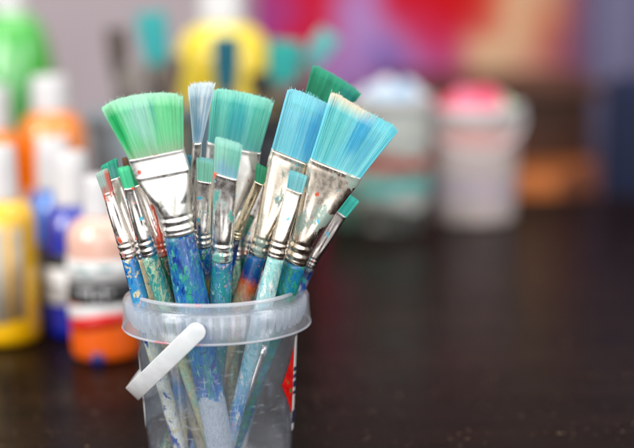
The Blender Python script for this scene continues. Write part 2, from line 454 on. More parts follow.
def bottle(cx, Y, r_px, y_sh, y_captop, cap_r_px, y_capbot, mat, label, stops=None, capm=WHITE, shoulder=.5, group='paint bottles standing on the table', name='paint_bottle', ribs=True, dome=1.0):
    base = at_z(cx, Y, 0.0)
    k = (Y / math.cos(PITCH)) / FPX
    r = r_px * k; cr = cap_r_px * k
    zc = lambda y: at(cx, y, Y).z
    zs, zt, zb = zc(y_sh), zc(y_captop), zc(y_capbot)      # start of shoulder (full width), cap top, cap bottom
    root = empty(name, (base.x, Y, 0.001), label, 'paint bottle', group)
    prof = [(.001, 0), (r*.86, 0), (r*.97, .003), (r, .010), (r, zs*.5), (r, zs)]
    nr = cr*.8
    for i in range(1, 11):
        t = i/10
        a = t*PI/2
        prof.append((nr + (r-nr)*math.cos(a)**dome, zs + (zb-zs)*math.sin(a)))
    prof.append((nr, zb + .004))
    lathe_obj('bottle_body', prof, mat, root)
    hh = zt - zb
    cp = [(.001, zb), (cr*1.0, zb), (cr*1.03, zb+.001), (cr*1.0, zb + hh*.12), (cr*.97, zb+hh*.6), (cr*.93, zt-.003), (cr*.86, zt-.0005), (.001, zt)]
    n = 72; rings = []
    for rr, z in cp:
        rings.append([Vector(((rr*(1 + (.025 if (j % 3 == 0 and ribs) else 0)))*math.cos(2*PI*j/n), (rr*(1 + (.025 if (j % 3 == 0 and ribs) else 0)))*math.sin(2*PI*j/n), z)) for j in range(n)])
    v, f = ringloft(rings); mesh_obj('cap', v, f, capm, root)
    return root, r, zc

ORNG, ORDK = rgb(255,140,0), rgb(236,96,4)
YEL = m_bottle('yellow_paint_bottle', [(0, rgb(252,190,0)), (.05, rgb(255,204,20)), (.12, rgb(250,196,10)), (.2, rgb(252,190,0))])
ORA = m_bottle('orange_paint_bottle', [(0, ORDK), (.1, ORNG), (.2, rgb(250,140,20))])
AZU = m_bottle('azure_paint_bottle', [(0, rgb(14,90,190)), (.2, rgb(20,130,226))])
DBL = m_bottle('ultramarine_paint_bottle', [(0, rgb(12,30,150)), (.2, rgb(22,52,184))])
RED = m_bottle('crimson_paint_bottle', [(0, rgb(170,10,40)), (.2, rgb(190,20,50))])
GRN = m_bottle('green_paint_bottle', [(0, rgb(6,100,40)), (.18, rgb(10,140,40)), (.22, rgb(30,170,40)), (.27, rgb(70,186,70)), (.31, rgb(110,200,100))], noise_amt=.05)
LEM = m_bottle('lemon_paint_bottle', [(0, rgb(250,206,0)), (.22, rgb(252,216,0)), (.27, rgb(250,226,60)), (.3, rgb(250,236,140))])  # paler upper stops paint the highlight on the shoulder
PCH = m_bottle('half_empty_orange_paint_bottle', [(0, rgb(240,100,20)), (.052, rgb(246,104,24)), (.056, rgb(236,60,30)), (.06, rgb(226,178,160)), (.12, rgb(236,190,172))], noise_amt=.012)

# yellow, far left front
b, r, zc = bottle(8, 1.365, 34, 222, 146, 17, 200, YEL, 'yellow paint bottle with white cap and grey streaked label, farthest left')
wrap('label', r+.0004, zc(318), zc(228), -.15, .75, plain('grey_label', rgb(196,188,172), .5, .35, 60), b, wav=.004)
wrap('label_stripe', r+.0012, zc(318), zc(228), .28, .42, plain('yellow_drip', rgb(250,190,10), .3), b, wav=.004)
# half empty orange bottle beside the tub
b, r, zc = bottle(106, 1.30, 34.5, 240, 176, 16, 216, PCH, 'half empty orange paint bottle with white and black labels right behind the tub')
wrap('label', r+.0004, zc(279), zc(256), -1.5, 1.5, LABELW, b)
wrap('label', r+.0004, zc(300), zc(279), -1.5, 1.5, LABELK, b)
wrap('label', r+.0004, zc(314), zc(300), -1.5, 1.5, LABELW, b, wav=.002)
wrap('red_swoosh', r+.0012, zc(322), zc(311), -1.0, 1.5, plain('label_red', rgb(224,30,20), .4), b, wav=.0025)
for (t0, t1, z0, z1) in ((-.55,-.48,283,294),(-.42,-.30,285,288),(-.25,-.18,283,294),(-.1,.05,290,293),(.12,.2,283,294),(.26,.4,286,289)):
    wrap('lettering', r+.0012, zc(z1), zc(z0), t0, t1, LABELW, b, n=4)
for (t0, t1, z0, z1) in ((-.7,-.3,262,264),(-.6,-.1,268,270),(.0,.4,262,265)):
    wrap('lettering', r+.0012, zc(z1), zc(z0), t0, t1, plain('teal_ink', rgb(60,140,130), .5), b, n=4)
zz = zc(352)
V_, F_ = lathe([(.0001,-.0004),(.006,-.0004),(.0062,.0004),(.0001,.0004)], 24)
o = mesh_obj('blue_paint_spot', [Vector((x.x, x.z, x.y)) for x in V_], F_, plain('blue_spot', rgb(30,30,110), .3), b, loc=Vector((math.sin(-.1)*r, -r*math.cos(.1)-.0006, zz)))
# ultramarine
b, r, zc = bottle(78, 1.385, 29.5, 232, 152, 17, 205, DBL, 'ultramarine blue paint bottle with white label below a black band')
wrap('label', r+.0004, zc(300), zc(264), -1.5, 1.5, LABELW, b)
wrap('label', r+.0004, zc(264), zc(250), -1.5, 1.5, LABELK, b)
wrap('lettering', r+.0012, zc(284), zc(280), -.9, -.3, LABELK, b, n=6)
# azure
b, r, zc = bottle(60, 1.49, 26, 215, 138, 17, 190, AZU, 'bright azure blue paint bottle standing behind the ultramarine one')
wrap('label', r+.0004, zc(305), zc(240), -1.5, 1.5, LABELK, b)
# orange pair
b, r, zc = bottle(58, 1.66, 33, 140, 76, 18.5, 112, ORA, 'tall orange paint bottle with white cap behind the blue bottles')
wrap('label', r+.0004, zc(250), zc(188), -1.5, 1.5, LABELW, b)
b, r, zc = bottle(-2, 1.62, 30, 155, 86, 20, 130, ORA, 'orange paint bottle cut off by the left edge behind the yellow bottle')
b, r, zc = bottle(28, 1.72, 20, 186, 158, 10, 172, RED, 'small crimson paint bottle squeezed between the yellow and azure bottles')
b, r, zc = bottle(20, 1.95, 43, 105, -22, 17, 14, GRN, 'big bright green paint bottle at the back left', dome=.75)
b, r, zc = bottle(228, 1.92, 48, 66, -12, 23, 24, LEM, 'round shouldered lemon yellow paint bottle at the back behind the brushes')

# ------------------------------------------------------------------ tubs and pots in the background
def tub(cx, Y, r_px, y_top, wallm, label, name='paint_tub', taper=.9, lid=None, cat='tub', bands=(), rimm=WHITE, group=None):
    base = at_z(cx, Y, 0.0); k = (Y / math.cos(PITCH)) / FPX; r = r_px*k
    zt = at(cx, y_top, Y).z
    root = empty(name, (base.x, Y, .001), label, cat, group)
    prof = [(.001, 0), (r*taper*.97, 0), (r*taper, .003), (r*.98, zt-.012), (r*.98, zt-.004), (r*.94, zt-.004), (r*taper*.94, .004), (.001, .004)]
    lathe_obj('tub_wall', prof, wallm, root)
    lathe_obj('rim', [(r*.985, zt-.016), (r*1.04, zt-.016), (r*1.05, zt-.002), (r*1.03, zt), (r*.96, zt), (r*.95, zt-.004), (r*.985, zt-.016)], rimm, root)
    zc = lambda y: at(cx, y, Y).z
    def rad(z): return r*taper + (r*.98 - r*taper)*z/(zt-.012)
    for (y0, y1, m) in bands:
        z0, z1 = zc(y1), zc(y0)
        rr = max(rad(z0), rad(z1)) + .0006
        V, F = [], []
        n = 60
        for i in range(n+1):
            t = -1.9 + 3.8*i/n
            for (q, z) in ((rad(z0)+.0008, z0), (rad(z1)+.0008, z1)):
                V.append(Vector((q*math.sin(t), -q*math.cos(t), z + .004*math.sin(3.1*t + y0) + .002*math.sin(8*t))))
        for i in range(n): F.append((2*i, 2*i+2, 2*i+3, 2*i+1))
        mesh_obj('label_band', V, F, m, root)
    return root, r, zt
TEAL = plain('teal_label', rgb(70,186,180), .4); RB = plain('russet_label', rgb(176,70,50), .4)
MILKY = plain('milky_tub', rgb(214,218,212), .4, .45, 34, sss=.2)
b, r, zt = tub(392, 1.98, 40, 96, MILKY, 'white tub with turquoise and russet bands right of the brushes', bands=[(154,168,RB),(176,190,TEAL),(204,224,plain('dark_base_band', rgb(66,66,62), .5))])  # last band is a dark ring round the foot
# heap of white paint on its lid
hm = m_vcol('smeared_paint', .4, .3)
def heap(name, root, r, zt, hgt, colf, seed):
    nr, na = 18, 48; V, C, F = [], [], []
    for i in range(nr+1):
        for j in range(na):
            t = i/nr; a = 2*PI*j/na
            rr = r*.93*t
            z = zt - .006 + hgt*(1 - t**3)*(.75 + .5*mnoise.noise(Vector((math.cos(a)*t*2.2, math.sin(a)*t*2.2, seed))))
            V.append(Vector((rr*math.cos(a), rr*math.sin(a), z))); C.append(colf(math.cos(a)*t, math.sin(a)*t))
    for i in range(nr):
        for j in range(na):
            k = (j+1) % na; F.append((i*na+j, (i+1)*na+j, (i+1)*na+k, i*na+k))
    mesh_obj(name, V, F, hm, root, cols=C)
heap('paint_smear', b, r, zt, .03, lambda x, y: mixc(rgb(232,232,236), rgb(150,190,220), max(0, min(1, .5+2*mnoise.noise(Vector((x*2, y*2, 3))))) ), 2)
b, r, zt = tub(354, 2.0, 27, 172, plain('sea_green_tub', rgb(90,120,106), .4, .2, 18), 'dull green tub half hidden behind the blue brushes')
def pcol(x, y):
    if x > .62: return rgb(190,220,170)
    n = mnoise.noise(Vector((x*2.2, y*2.2, 8)))
    return mixc(rgb(236,120,150), rgb(226,60,80), max(0, min(1, .4 - 1.6*n)))
b, r, zt = tub(473, 2.03, 47, 106, plain('pale_pink_tub', rgb(228,212,208), .4, .40, 30, sss=.2), 'white bucket heaped with pink rags of paint at the back right', name='paint_bucket', taper=.86, cat='bucket',
    bands=[(128,146,plain('rust_smear', rgb(214,160,156), .5)), (172,200,plain('mauve_print', rgb(186,172,180), .5))])
heap('pink_paint', b, r, zt, .035, pcol, 5)
V, F = [], []
hr = r*1.01
pts = []
for i in range(33):
    t = PI*i/32
    pts.append(Vector((-hr*math.cos(t), -.012 - hr*.72*math.sin(t), zt - .01 - hr*.75*math.sin(t))))
rings = []
for i, p in enumerate(pts):
    d = (pts[min(i+1, 32)] - pts[max(i-1, 0)]).normalized(); s = d.cross(Vector((0,0,1))).normalized(); q = s.cross(d)
    rings.append([p + s*.003*math.cos(2*PI*j/8) + q*.003*math.sin(2*PI*j/8) for j in range(8)])
v, f = ringloft(rings); mesh_obj('carry_handle', v, f, WHITE, b)

# ------------------------------------------------------------------ brushes
def loft_round(path, rads, n=20):
    rings = []
    for i, p in enumerate(path):
        d = (path[min(i+1, len(path)-1)] - path[max(i-1, 0)]).normalized()
        s = d.cross(Vector((0,1,0))).normalized(); q = s.cross(d)
        rings.append([p + (s*math.cos(2*PI*j/n) + q*math.sin(2*PI*j/n))*rads[i] for j in range(n)])
    return ringloft(rings)

def n1(x, s): return mnoise.noise(Vector((x, s*3.7, s*1.3)))

def paintbrush(label, tip, base, neck, neck_r, bottom, depths, style, hm_, fm_, yaw=0, thick=.0045, tip_thick=None, arc=0., hair=900, fuzz=.02, band=.3, ring_len=None, hr=1.0, end_r=.66, group='paintbrushes standing in the clear tub', Y0=.979, hairw=.00019, bend=0, handle_len=None, seed=1, zbot=.006, ragged=.008, emboss=False):
    """tip=(TL,TR) base=(BL,BR) neck=(x,y) in picture coordinates; bottom = column; depths=(neck,bottom) in mm from the tub axis"""
    rnd = random.Random(seed*77)
    Nk = at(neck[0], neck[1], Y0 + depths[0]/1000.)
    B = at_z(bottom, Y0 + depths[1]/1000., zbot)
    ax = (Nk - B).normalized()
    X = Vector((1,0,0)); X = (X - ax*X.dot(ax)).normalized(); Z = ax.cross(X)
    s = X*math.cos(yaw) + Z*math.sin(yaw)
    n = s.cross(ax).normalized()           # towards the camera
    if n.y > 0: n = -n
    TL, TR = (on_plane(*c, Nk, n) for c in tip); BL, BR_ = (on_plane(*c, Nk, n) for c in base)
    k = (Y0/math.cos(PITCH))/FPX
    rn = neck_r*k
    root = empty('paintbrush', B, label, 'paintbrush', group)
    L = lambda p: p - B
    # ---------------- ferrule
    NS = 40; NP = 44; rings = []
    Fc = (BL + BR_)/2; w = (BR_ - BL).length; side = (BR_ - BL).normalized()
    rn *= 1.12 if neck_r < 9.5 else 1.04
    rl = ring_len or rn*2.2
    fl = (Fc - Nk).length
    def sect(c, sd, nn, hw, ht, p):
        out = []
        for j in range(NP):
            th = 2*PI*j/NP; cs, sn = math.cos(th), math.sin(th)
            x = math.copysign(abs(cs)**(2/p), cs)*hw; y = math.copysign(abs(sn)**(2/p), sn)*ht
            out.append(L(c + sd*x + nn*y))
        return out
    for i in range(NS+1):
        t = i/NS
        c = Fc.lerp(Nk, t)
        e = max(0, (t - band)/(1 - band)); e2 = e*e*(3-2*e)
        sd = side.lerp(s, t).normalized(); 
        hw = w/2*1.02 + (rn - w/2*1.02)*(e**.92 if e < 1 else 1)
        ht = thick*(.5 if emboss else .62) + (rn - thick*(.5 if emboss else .62))*(e2)
        p0 = 7 if emboss else 4.2
        p = p0 + (2 - p0)*min(1, e*1.3)
        if emboss and band*.94 < t < band*1.08: hw *= 1.0; ht *= 1.07
        if t < .03: hw *= 1.015; ht *= 1.06
        sc_ = sect(c, sd, n, hw, ht, p)
        dent = (.22 if emboss else .30)*math.sin(PI*min(1, e))**1.2
        if dent > 0:
            for j in range(NP):
                cs = math.cos(2*PI*j/NP); sn = math.sin(2*PI*j/NP)
                xx = math.copysign(abs(cs)**(2/p), cs)
                wv = math.exp(-((xx - .05*(seed % 7))/.28)**2) + (.2 + .1*(seed % 6))*math.exp(-((xx + .5)/.18)**2)
                sc_[j] = sc_[j] - n*math.copysign(1, sn)*abs(sn)**(2/p)*ht*dent*wv
        rings.append(sc_)
    # crimp rings
    prof = [(0,1),(.08,1),(.14,.95),(.2,.95),(.27,1.035),(.36,1.04),(.43,.96),(.5,.945),(.57,.96),(.64,1.035),(.73,1.04),(.8,.965),(.86,1.0),(1,1.0),(1.0,.96)]
    for t, q in prof[1:]:
        rings.append(sect(Nk - ax*rl*t, s, n, rn*q, rn*q, 2))
    v, f = ringloft(rings); mesh_obj('ferrule', v, f, fm_, root)
    # ---------------- handle
    top = Nk - ax*rl*.97; path, rads, al = [], [], []
    HL = (top - B).length
    for i in range(41):
        t = i/40
        path.append(L(top.lerp(B, t)))
        belly = 1 + .16*hr*math.sin(min(1, t/.5)*PI)**1 if t < .5 else 1
        q = .95*belly*(1 - (1-end_r)*max(0, t-.12)/.88)
        if t > .985: q *= .72
        rads.append(rn*q)
    v, f = loft_round(path, rads, 24)
    al = [i/40 for i in range(41) for _ in range(24)]
    mesh_obj('handle', v, f, hm_, root, att=al)
    # ---------------- bristles
    if style is None: return root
    V, F, C = [], [], []
    tt = tip_thick if tip_thick is not None else thick*.8
    def colour(u, vv, hrnd):
        c = style['c']
        g = n1(u*style.get('sf', 9), seed)
        c = mixc(c, style['c2'], max(0, min(1, .5 + style.get('k', .9)*g + .75*n1(u*90 + hrnd*3 + vv*1.5, seed+2))))
        for (pu, pv, ru, rv, pc, am) in style.get('patch', ()):
            d = ((u-pu)/ru)**2 + ((vv-pv)/rv)**2
            d += .9*n1(u*26, seed+4)
            c = mixc(c, pc, am*max(0, min(1, 1.35 - d)))
        if 'tip' in style: c = mixc(c, style['tip'], .8*max(0, min(1, (vv - .9 - .04*n1(u*40, seed+8))/.07)))
        if 'base' in style: c = mixc(c, style['base'], .8*max(0, min(1, 1 - vv/.28 + .5*n1(u*30, seed+6))))
        return tuple(min(.95, x*((.78 if hrnd < .10 else .98) + .30*hrnd)) for x in c)
    def pt(u, ww, vv, du=0., lw=1., extra=0.):
        b = BL.lerp(BR_, .5 + (u-.5)*.97); t = TL.lerp(TR, max(-.02, min(1.02, u + du)))
        t = t + (t-b)*(arc*(1 - (2*u-1)**2) + extra)
        bul = 4*vv*(1-vv)*bend
        return b.lerp(t, vv) + n*(ww*(thick*.46 + (tt*.5 - thick*.46)*vv)) + s*bul
    def width_scale(ww): return math.sqrt(max(0, 1 - ww*ww))
    # inner solid slab so that the tuft is dense
    nu, nv = 60, 10
    for sgn in (-1, 1):
        b0 = len(V)
        for iv in range(nv+1):
            for iu in range(nu+1):
                u = iu/nu; vv = iv/nv*(.965 + .02*n1(u*50, seed+1)); ed = (1 - abs(2*u-1)**6)
                V.append(L(pt(.02 + .96*u, sgn*.72*ed, vv))); C.append(colour(u, vv, .38))
        for iv in range(nv):
            for iu in range(nu):
                q = b0 + iv*(nu+1) + iu
                F.append((q, q+1, q+nu+2, q+nu+1) if sgn < 0 else (q, q+nu+1, q+nu+2, q+1))
    b1 = (nu+1)*(nv+1)
    for iu in range(nu):
        q = nv*(nu+1)+iu; F.append((q, q+1, b1+q+1, b1+q))
    segs = 5
    for h in range(int(hair*1.5)):
        u = rnd.random(); 
        if h < hair*.8: ww = 1 - rnd.random()*.28; ww *= (1 - abs(2*u-1)**8)   # front face
        else: ww = rnd.uniform(-1, 1)
        if h % 12 == 0: u = rnd.choice((.0, 1.0)) + rnd.uniform(-.012, .012); ww = rnd.uniform(-.7, .7)
        du = rnd.gauss(0, fuzz*1.6 + .003) + .02*n1(u*14, seed+12); ex = rnd.gauss(0, ragged) + ragged*1.6*n1(u*22, seed+9) - .05*abs(2*u-1)**10 ; hrnd = rnd.random()
        wdt = hairw*rnd.uniform(.7, 1.4)
        if rnd.random() < .006: du += rnd.choice((-1,1))*rnd.uniform(.03,.08); ex += .05
        b0 = len(V); uu = rnd.random()
        for i in range(segs+1):
            vv = i/segs
            p = pt(u, ww, vv, du*vv, extra=ex) 
            ws = wdt*(1 if i < segs else .35)
            V.append(L(p - s*ws)); V.append(L(p + n*ws*1.2)); V.append(L(p + s*ws))
            c = colour(u, vv, hrnd); C += [c, c, c]
        for i in range(segs):
            q = b0 + 3*i
            F += [(q, q+1, q+4, q+3), (q+1, q+2, q+5, q+4)]
        F.append((b0+3*segs, b0+3*segs+1, b0+3*segs+2))
    mesh_obj('bristles', V, F, BR, root, cols=C)
    return root

# paint colours
cB, cB2 = rgb(6,66,150), rgb(20,116,184)
cT, cG, cGd = rgb(20,132,136), rgb(36,150,110), rgb(8,84,54)
cCr, cW, cY, cO, cPk, cRd = rgb(214,200,160), rgb(226,226,220), rgb(226,196,60), rgb(226,96,30), rgb(222,150,140), rgb(190,40,36)
cPaleT, cSil = rgb(140,200,196), rgb(176,186,196)

F1 = m_ferrule('steel_ferrule_clean', 1, amount=.62)
F2 = m_ferrule('steel_ferrule_smeared', 2, amount=.56, dirt=rgb(150,156,140))
F3 = m_ferrule('nickel_ferrule_warm', 3, tint=(.92,.82,.70), amount=.57, dirt=rgb(150,170,160))
F4 = m_ferrule('brass_tinted_ferrule', 4, tint=(.78,.66,.46), amount=.60, dirt=rgb(120,100,50))
F5 = m_ferrule('ferrule_with_red_paint', 5, amount=.53, dirt=rgb(206,80,56), flecks=((.7,.1,.05),(.8,.6,.55)))
F6 = m_ferrule('ferrule_with_teal_paint', 6, amount=.54, dirt=rgb(90,160,150))
F7 = m_ferrule('dark_steel_ferrule', 7, tint=(.36,.33,.32), amount=.58, dirt=rgb(40,36,34))
FB = m_ferrule('wide_steel_ferrule', 8, tint=(.74,.73,.71), amount=.55, dirt=rgb(176,176,166), rough=.26, flecks=((.55,.1,.08),(.15,.45,.55)))

SLEEVE = plain('silver_grey_paint', rgb(178,186,196), .3, .2, 120)
H_big = m_handle('blue_handle_with_green', 1, [(.0, cB), (.45, cB2), (.60, cB), (.655, cB2), (.665, cSil), (1, cSil)], [(rgb(20,140,130), 70, .56), (cG, 95, .57), (rgb(120,205,170), 130, .62), (rgb(10,50,130), 60, .57), (rgb(150,200,200), 160, .64)], .22, clean=.655)
H_1 = m_handle('blue_handle_cream_spots', 2, [(0, cB2), (.2, rgb(60,150,200)), (.4, rgb(196,206,190)), (1, cW)], [(cCr, 100, .57), (cPk, 120, .64), (cB, 70, .56)])
H_2 = m_handle('cream_handle_blue_streaks', 3, [(0, cCr), (.5, cCr), (.62, cB2), (.8, cCr), (1, cW)], [(cB, 60, .60), (cT, 110, .61), (cRd, 160, .68)])
H_3 = m_handle('teal_handle_worn', 4, [(0, cT), (.28, rgb(70,160,140)), (.5, rgb(170,186,140)), (1, cCr)], [(rgb(150,200,170), 90, .54), (cCr, 120, .57), (cGd, 130, .60)])
H_4 = m_handle('dark_green_handle', 5, [(0, cGd), (1, cGd)], [(cG, 100, .53), (cPk, 90, .58), (cB, 100, .60)])
H_5 = m_handle('blue_handle_yellow', 6, [(0, cB2), (.12, cB), (.2, cY), (.35, rgb(200,200,120)), (.5, cB), (1, cB)], [(cG, 90, .56), (cW, 120, .62)])
H_6 = m_handle('speckled_blue_handle', 7, [(0, cB), (.15, rgb(70,140,170)), (.5, rgb(110,150,160)), (1, rgb(120,150,170))], [(cT, 100, .50), (cPk, 130, .62), (cRd, 160, .66), (rgb(170,200,200), 110, .60)])
H_7 = m_handle('cream_handle_orange_green', 8, [(0, cB2), (.10, cB), (.14, cO), (.2, cCr), (.6, cCr), (1, cB2)], [(cPk, 75, .57), (cG, 95, .62), (rgb(30,24,20), 120, .68), (cO, 90, .62)])
H_8 = m_handle('pale_aqua_handle', 9, [(0, cPaleT), (.5, rgb(150,200,210)), (.7, cB2), (1, cW)], [(cW, 100, .56), (rgb(90,170,190), 80, .57), (cPk, 130, .67)])
H_9 = m_handle('mottled_green_blue_handle', 10, [(0, cB2), (.2, cT), (1, cB)], [(cG, 85, .52), (rgb(30,120,90), 100, .53), (cRd, 140, .63), (rgb(40,160,200), 100, .60)])
H_10 = m_handle('dark_blue_handle', 11, [(0, rgb(30,24,30)), (.1, cB), (1, cB)], [(cPk, 120, .62), (cT, 100, .56)])

MINT = dict(c=rgb(112,206,176), c2=rgb(150,222,196))
G = lambda **k: k
# big green wide brush, front
paintbrush('largest brush, wide green bristles and blue handle, at the front of the tub',
    ((103,106),(181,95)), ((130,159),(183,148)), (175,212), 14.5, 226, (-38,-30),
    G(c=rgb(62,200,128), c2=rgb(120,214,160), patch=((.42,.62,.22,.45,rgb(166,214,206),.75),(.08,.6,.07,.6,rgb(20,176,100),.9),(.62,.7,.03,.4,rgb(60,160,160),.7),(.75,.5,.2,.4,rgb(130,216,160),.5)), tip=rgb(190,236,210), base=rgb(168,186,160)),
    H_big, FB, thick=.010, tip_thick=.012, arc=.10, hair=5200, fuzz=.006, band=.34, ring_len=.0145, hr=.9, end_r=.95, seed=1, emboss=True, ragged=.008)
# left small brushes
paintbrush('small grey bristled brush streaked with red, farthest left in the tub',
    ((96,174),(107,168)), ((103,194),(113,190)), (124.5,240), 7.2, 187, (-28,-22),
    G(c=rgb(140,170,160), c2=rgb(170,190,184), patch=((.95,.5,.3,.8,rgb(206,96,84),.9),(.3,.1,.4,.25,rgb(190,90,80),.7)), tip=rgb(170,200,186)), H_1, F5, thick=.0042, hair=900, fuzz=.01, band=.05, hr=.6, end_r=.85, seed=2)
paintbrush('small teal brush peeking out behind the grey bristled one at the left',
    ((101,166),(116,158)), ((107,181),(120,176)), (135,240), 7.6, 209, (-8,-6),
    G(c=rgb(20,160,130), c2=rgb(70,190,160), patch=((.6,.3,.3,.4,rgb(120,190,190),.6),)), H_2, F2, thick=.004, hair=900, fuzz=.01, band=.05, hr=.6, end_r=.9, seed=3)
paintbrush('small bright mint green brush left of the widest ferrule',
    ((118,168),(129,166)), ((124,188),(134.5,186)), (143.5,237), 7.6, 219, (-34,-10),
    G(c=rgb(60,196,140), c2=rgb(90,210,160)), H_3, F1, thick=.0045, hair=900, fuzz=.01, band=.05, hr=.6, end_r=.85, seed=4)
paintbrush('small dark green brush with red specks on its ferrule, behind the mint green one',
    ((128,168),(135,165)), ((134,186),(144,182)), (160,240), 6.5, 213, (-14,0),
    G(c=rgb(30,150,100), c2=rgb(60,180,120)), H_4, F5, thick=.004, hair=600, fuzz=.01, band=.05, hr=.6, end_r=.6, seed=5)
paintbrush('thin brown tipped brush just left of the wide green bristles',
    ((122,158),(127,157)), ((125,172),(131,171)), (150,235), 4.2, 205, (2,8),
    G(c=rgb(96,70,52), c2=rgb(130,96,70)), H_10, F4, thick=.003, tip_thick=.001, hair=300, fuzz=.01, band=.02, seed=6)
# centre
paintbrush('grey blue brush seen edge on with stray hairs in the middle of the tub',
    ((189,87),(214,86)), ((193,141),(202,141)), (191,226), 5.0, 180, (-20,10),
    G(c=rgb(150,186,206), c2=rgb(214,226,232), sf=16, k=2.2, patch=((.5,.2,.3,.3,rgb(70,150,190),.7),(.3,.5,.12,.5,rgb(110,160,170),.6)), tip=rgb(220,232,236)), H_6, F1, thick=.006, tip_thick=.012, hair=1500, fuzz=.03, arc=.03, band=.02, seed=7, ragged=.02)
paintbrush('wide turquoise green brush behind the middle of the tub',
    ((214,89),(273,101)), ((208,141),(260,152)), (225,228), 9, 205, (14,18),
    G(c=rgb(70,190,180), c2=rgb(130,216,200), patch=((.5,.4,.2,.4,rgb(60,176,190),.6),(.85,.5,.15,.5,rgb(110,206,180),.6)), tip=rgb(170,230,214), base=rgb(110,190,190)), H_4, FB, thick=.009, tip_thick=.010, arc=.03, hair=3800, fuzz=.006, band=.3, seed=8, ragged=.01)
paintbrush('small brush with blue bristles beside the wide ferrule in the middle',
    ((182,155),(192,156)), ((184,175),(192,176)), (191,235), 5.8, 199, (-12,14),
    G(c=rgb(60,160,200), c2=rgb(120,196,206)), H_9, F1, thick=.004, hair=700, fuzz=.01, band=.05, seed=9)
paintbrush('small square mint brush with yellow and blue handle near the middle',
    ((197,157),(213.5,160)), ((197,179),(211.5,181.5)), (203,231), 6.6, 209, (-22,8),
    G(c=rgb(130,210,186), c2=rgb(160,226,204), tip=rgb(150,210,214)), H_5, F1, thick=.0045, hair=1100, fuzz=.008, band=.08, seed=10)
paintbrush('medium pale mint brush with speckled blue handle in the centre of the tub',
    ((216,137),(242,145)), ((214.5,171),(237,178)), (223,238), 9.3, 212, (-36,-8),
    G(c=rgb(134,206,186), c2=rgb(164,222,204), patch=((.5,.12,.6,.3,rgb(140,190,214),.8),(.8,.6,.2,.4,rgb(120,200,186),.6)), tip=rgb(170,220,210)), H_6, F6, thick=.0062, hair=2200, fuzz=.006, band=.14, seed=11)
paintbrush('thin dark green brush leaning right behind the pale mint one',
    ((257,163),(267,168)), ((255,180),(263,184)), (238,230), 4.0, 186, (-8,12),
    G(c=rgb(30,130,90), c2=rgb(70,170,130)), H_10, F4, thick=.0035, hair=500, fuzz=.01, band=.05, seed=12)
# right
paintbrush('deep green brush at the back, rising highest of all',
    ((314,65),(361,93)), ((302,104),(338,122)), (268,196), 11, 166, (26,8),
    G(c=rgb(8,128,96), c2=rgb(28,160,120), patch=((.85,.6,.2,.5,rgb(20,120,120),.7),(.2,.3,.2,.5,rgb(0,110,70),.5)), tip=rgb(80,180,150)), H_4, F2, thick=.008, arc=.04, hair=2600, fuzz=.006, band=.2, hr=.9, end_r=.9, seed=13)
paintbrush('wide sky blue brush with a cream, orange and green stained handle',
    ((289,88),(331,106)), ((272,148),(312,164)), (263.5,235), 8.6, 192, (-10,-2),
    G(c=rgb(96,196,222), c2=rgb(142,218,234), patch=((.85,.5,.22,.5,rgb(50,170,220),.7),(.4,.85,.4,.2,rgb(130,216,220),.6),(.25,.2,.3,.3,rgb(110,206,214),.5)), tip=rgb(150,216,226)), H_7, F3, thick=.008, hair=3200, fuzz=.005, band=.12, arc=.02, hr=.9, end_r=.75, seed=14, ragged=.006)
paintbrush('small pale aqua brush in front, between the two wide blue ones',
    ((290,170),(307,176)), ((287,187),(302,193)), (280.5,239), 7.6, 221, (-34,-28),
    G(c=rgb(140,206,210), c2=rgb(110,190,200)), H_8, F3, thick=.004, hair=900, fuzz=.01, band=.04, hr=.7, end_r=.8, seed=15)
paintbrush('broad light blue brush with cream corner, leaning to the right in front',
    ((333,91),(398,128)), ((311,157),(361,177)), (303,239), 10.8, 228, (-22,-4),
    G(c=rgb(100,206,220), c2=rgb(146,224,230), patch=((.58,.62,.12,.4,rgb(20,166,214),.75),(.78,.45,.1,.35,rgb(60,180,214),.5),(.2,.5,.2,.5,rgb(110,210,200),.5),(.2,1.04,.42,.19,rgb(240,226,206),1.0))), H_9, F3, thick=.008, hair=4200, fuzz=.005, band=.10, arc=-.02, hr=.9, end_r=.72, seed=16, ragged=.006)
paintbrush('small turquoise brush with dark ferrule, leaning out farthest right',
    ((348,194),(359,201)), ((337,210),(346,217)), (315,257), 4.6, 222, (4,10),
    G(c=rgb(40,180,170), c2=rgb(80,204,190)), H_10, F7, thick=.004, hair=600, fuzz=.01, band=.05, seed=17)

paintbrush('short brush with cream handle half hidden behind the widest ferrule',
    ((163,176),(172,177)), ((164,190),(172,191)), (169,236), 6.5, 184, (6,-20),
    G(c=rgb(40,150,120), c2=rgb(80,180,150)), H_2, F2, thick=.004, hair=200, band=.05, seed=18, end_r=.8)
paintbrush('short brush with dark green handle hidden behind the mottled brushes right of centre',
    ((266,188),(275,191)), ((262,202),(271,205)), (252,240), 6.5, 222, (12,22),
    G(c=rgb(60,150,140), c2=rgb(90,180,170)), H_9, F2, thick=.004, hair=200, band=.05, seed=19, end_r=.8)
paintbrush('short brush with pale blue and white handle hidden behind the broad light blue one',
    ((318,196),(326,200)), ((312,208),(320,212)), (292,246), 6.5, 238, (14,10),
    G(c=rgb(60,150,160), c2=rgb(90,180,190)), H_8, F2, thick=.004, hair=200, band=.05, seed=20, end_r=.8)
paintbrush('short brush with worn teal handle hidden behind the pale mint one',
    ((236,186),(245,188)), ((233,200),(242,202)), (234,244), 6.5, 231, (10,-6),
    G(c=rgb(60,150,140), c2=rgb(90,180,170)), H_3, F2, thick=.004, hair=200, band=.05, seed=21, end_r=.8)

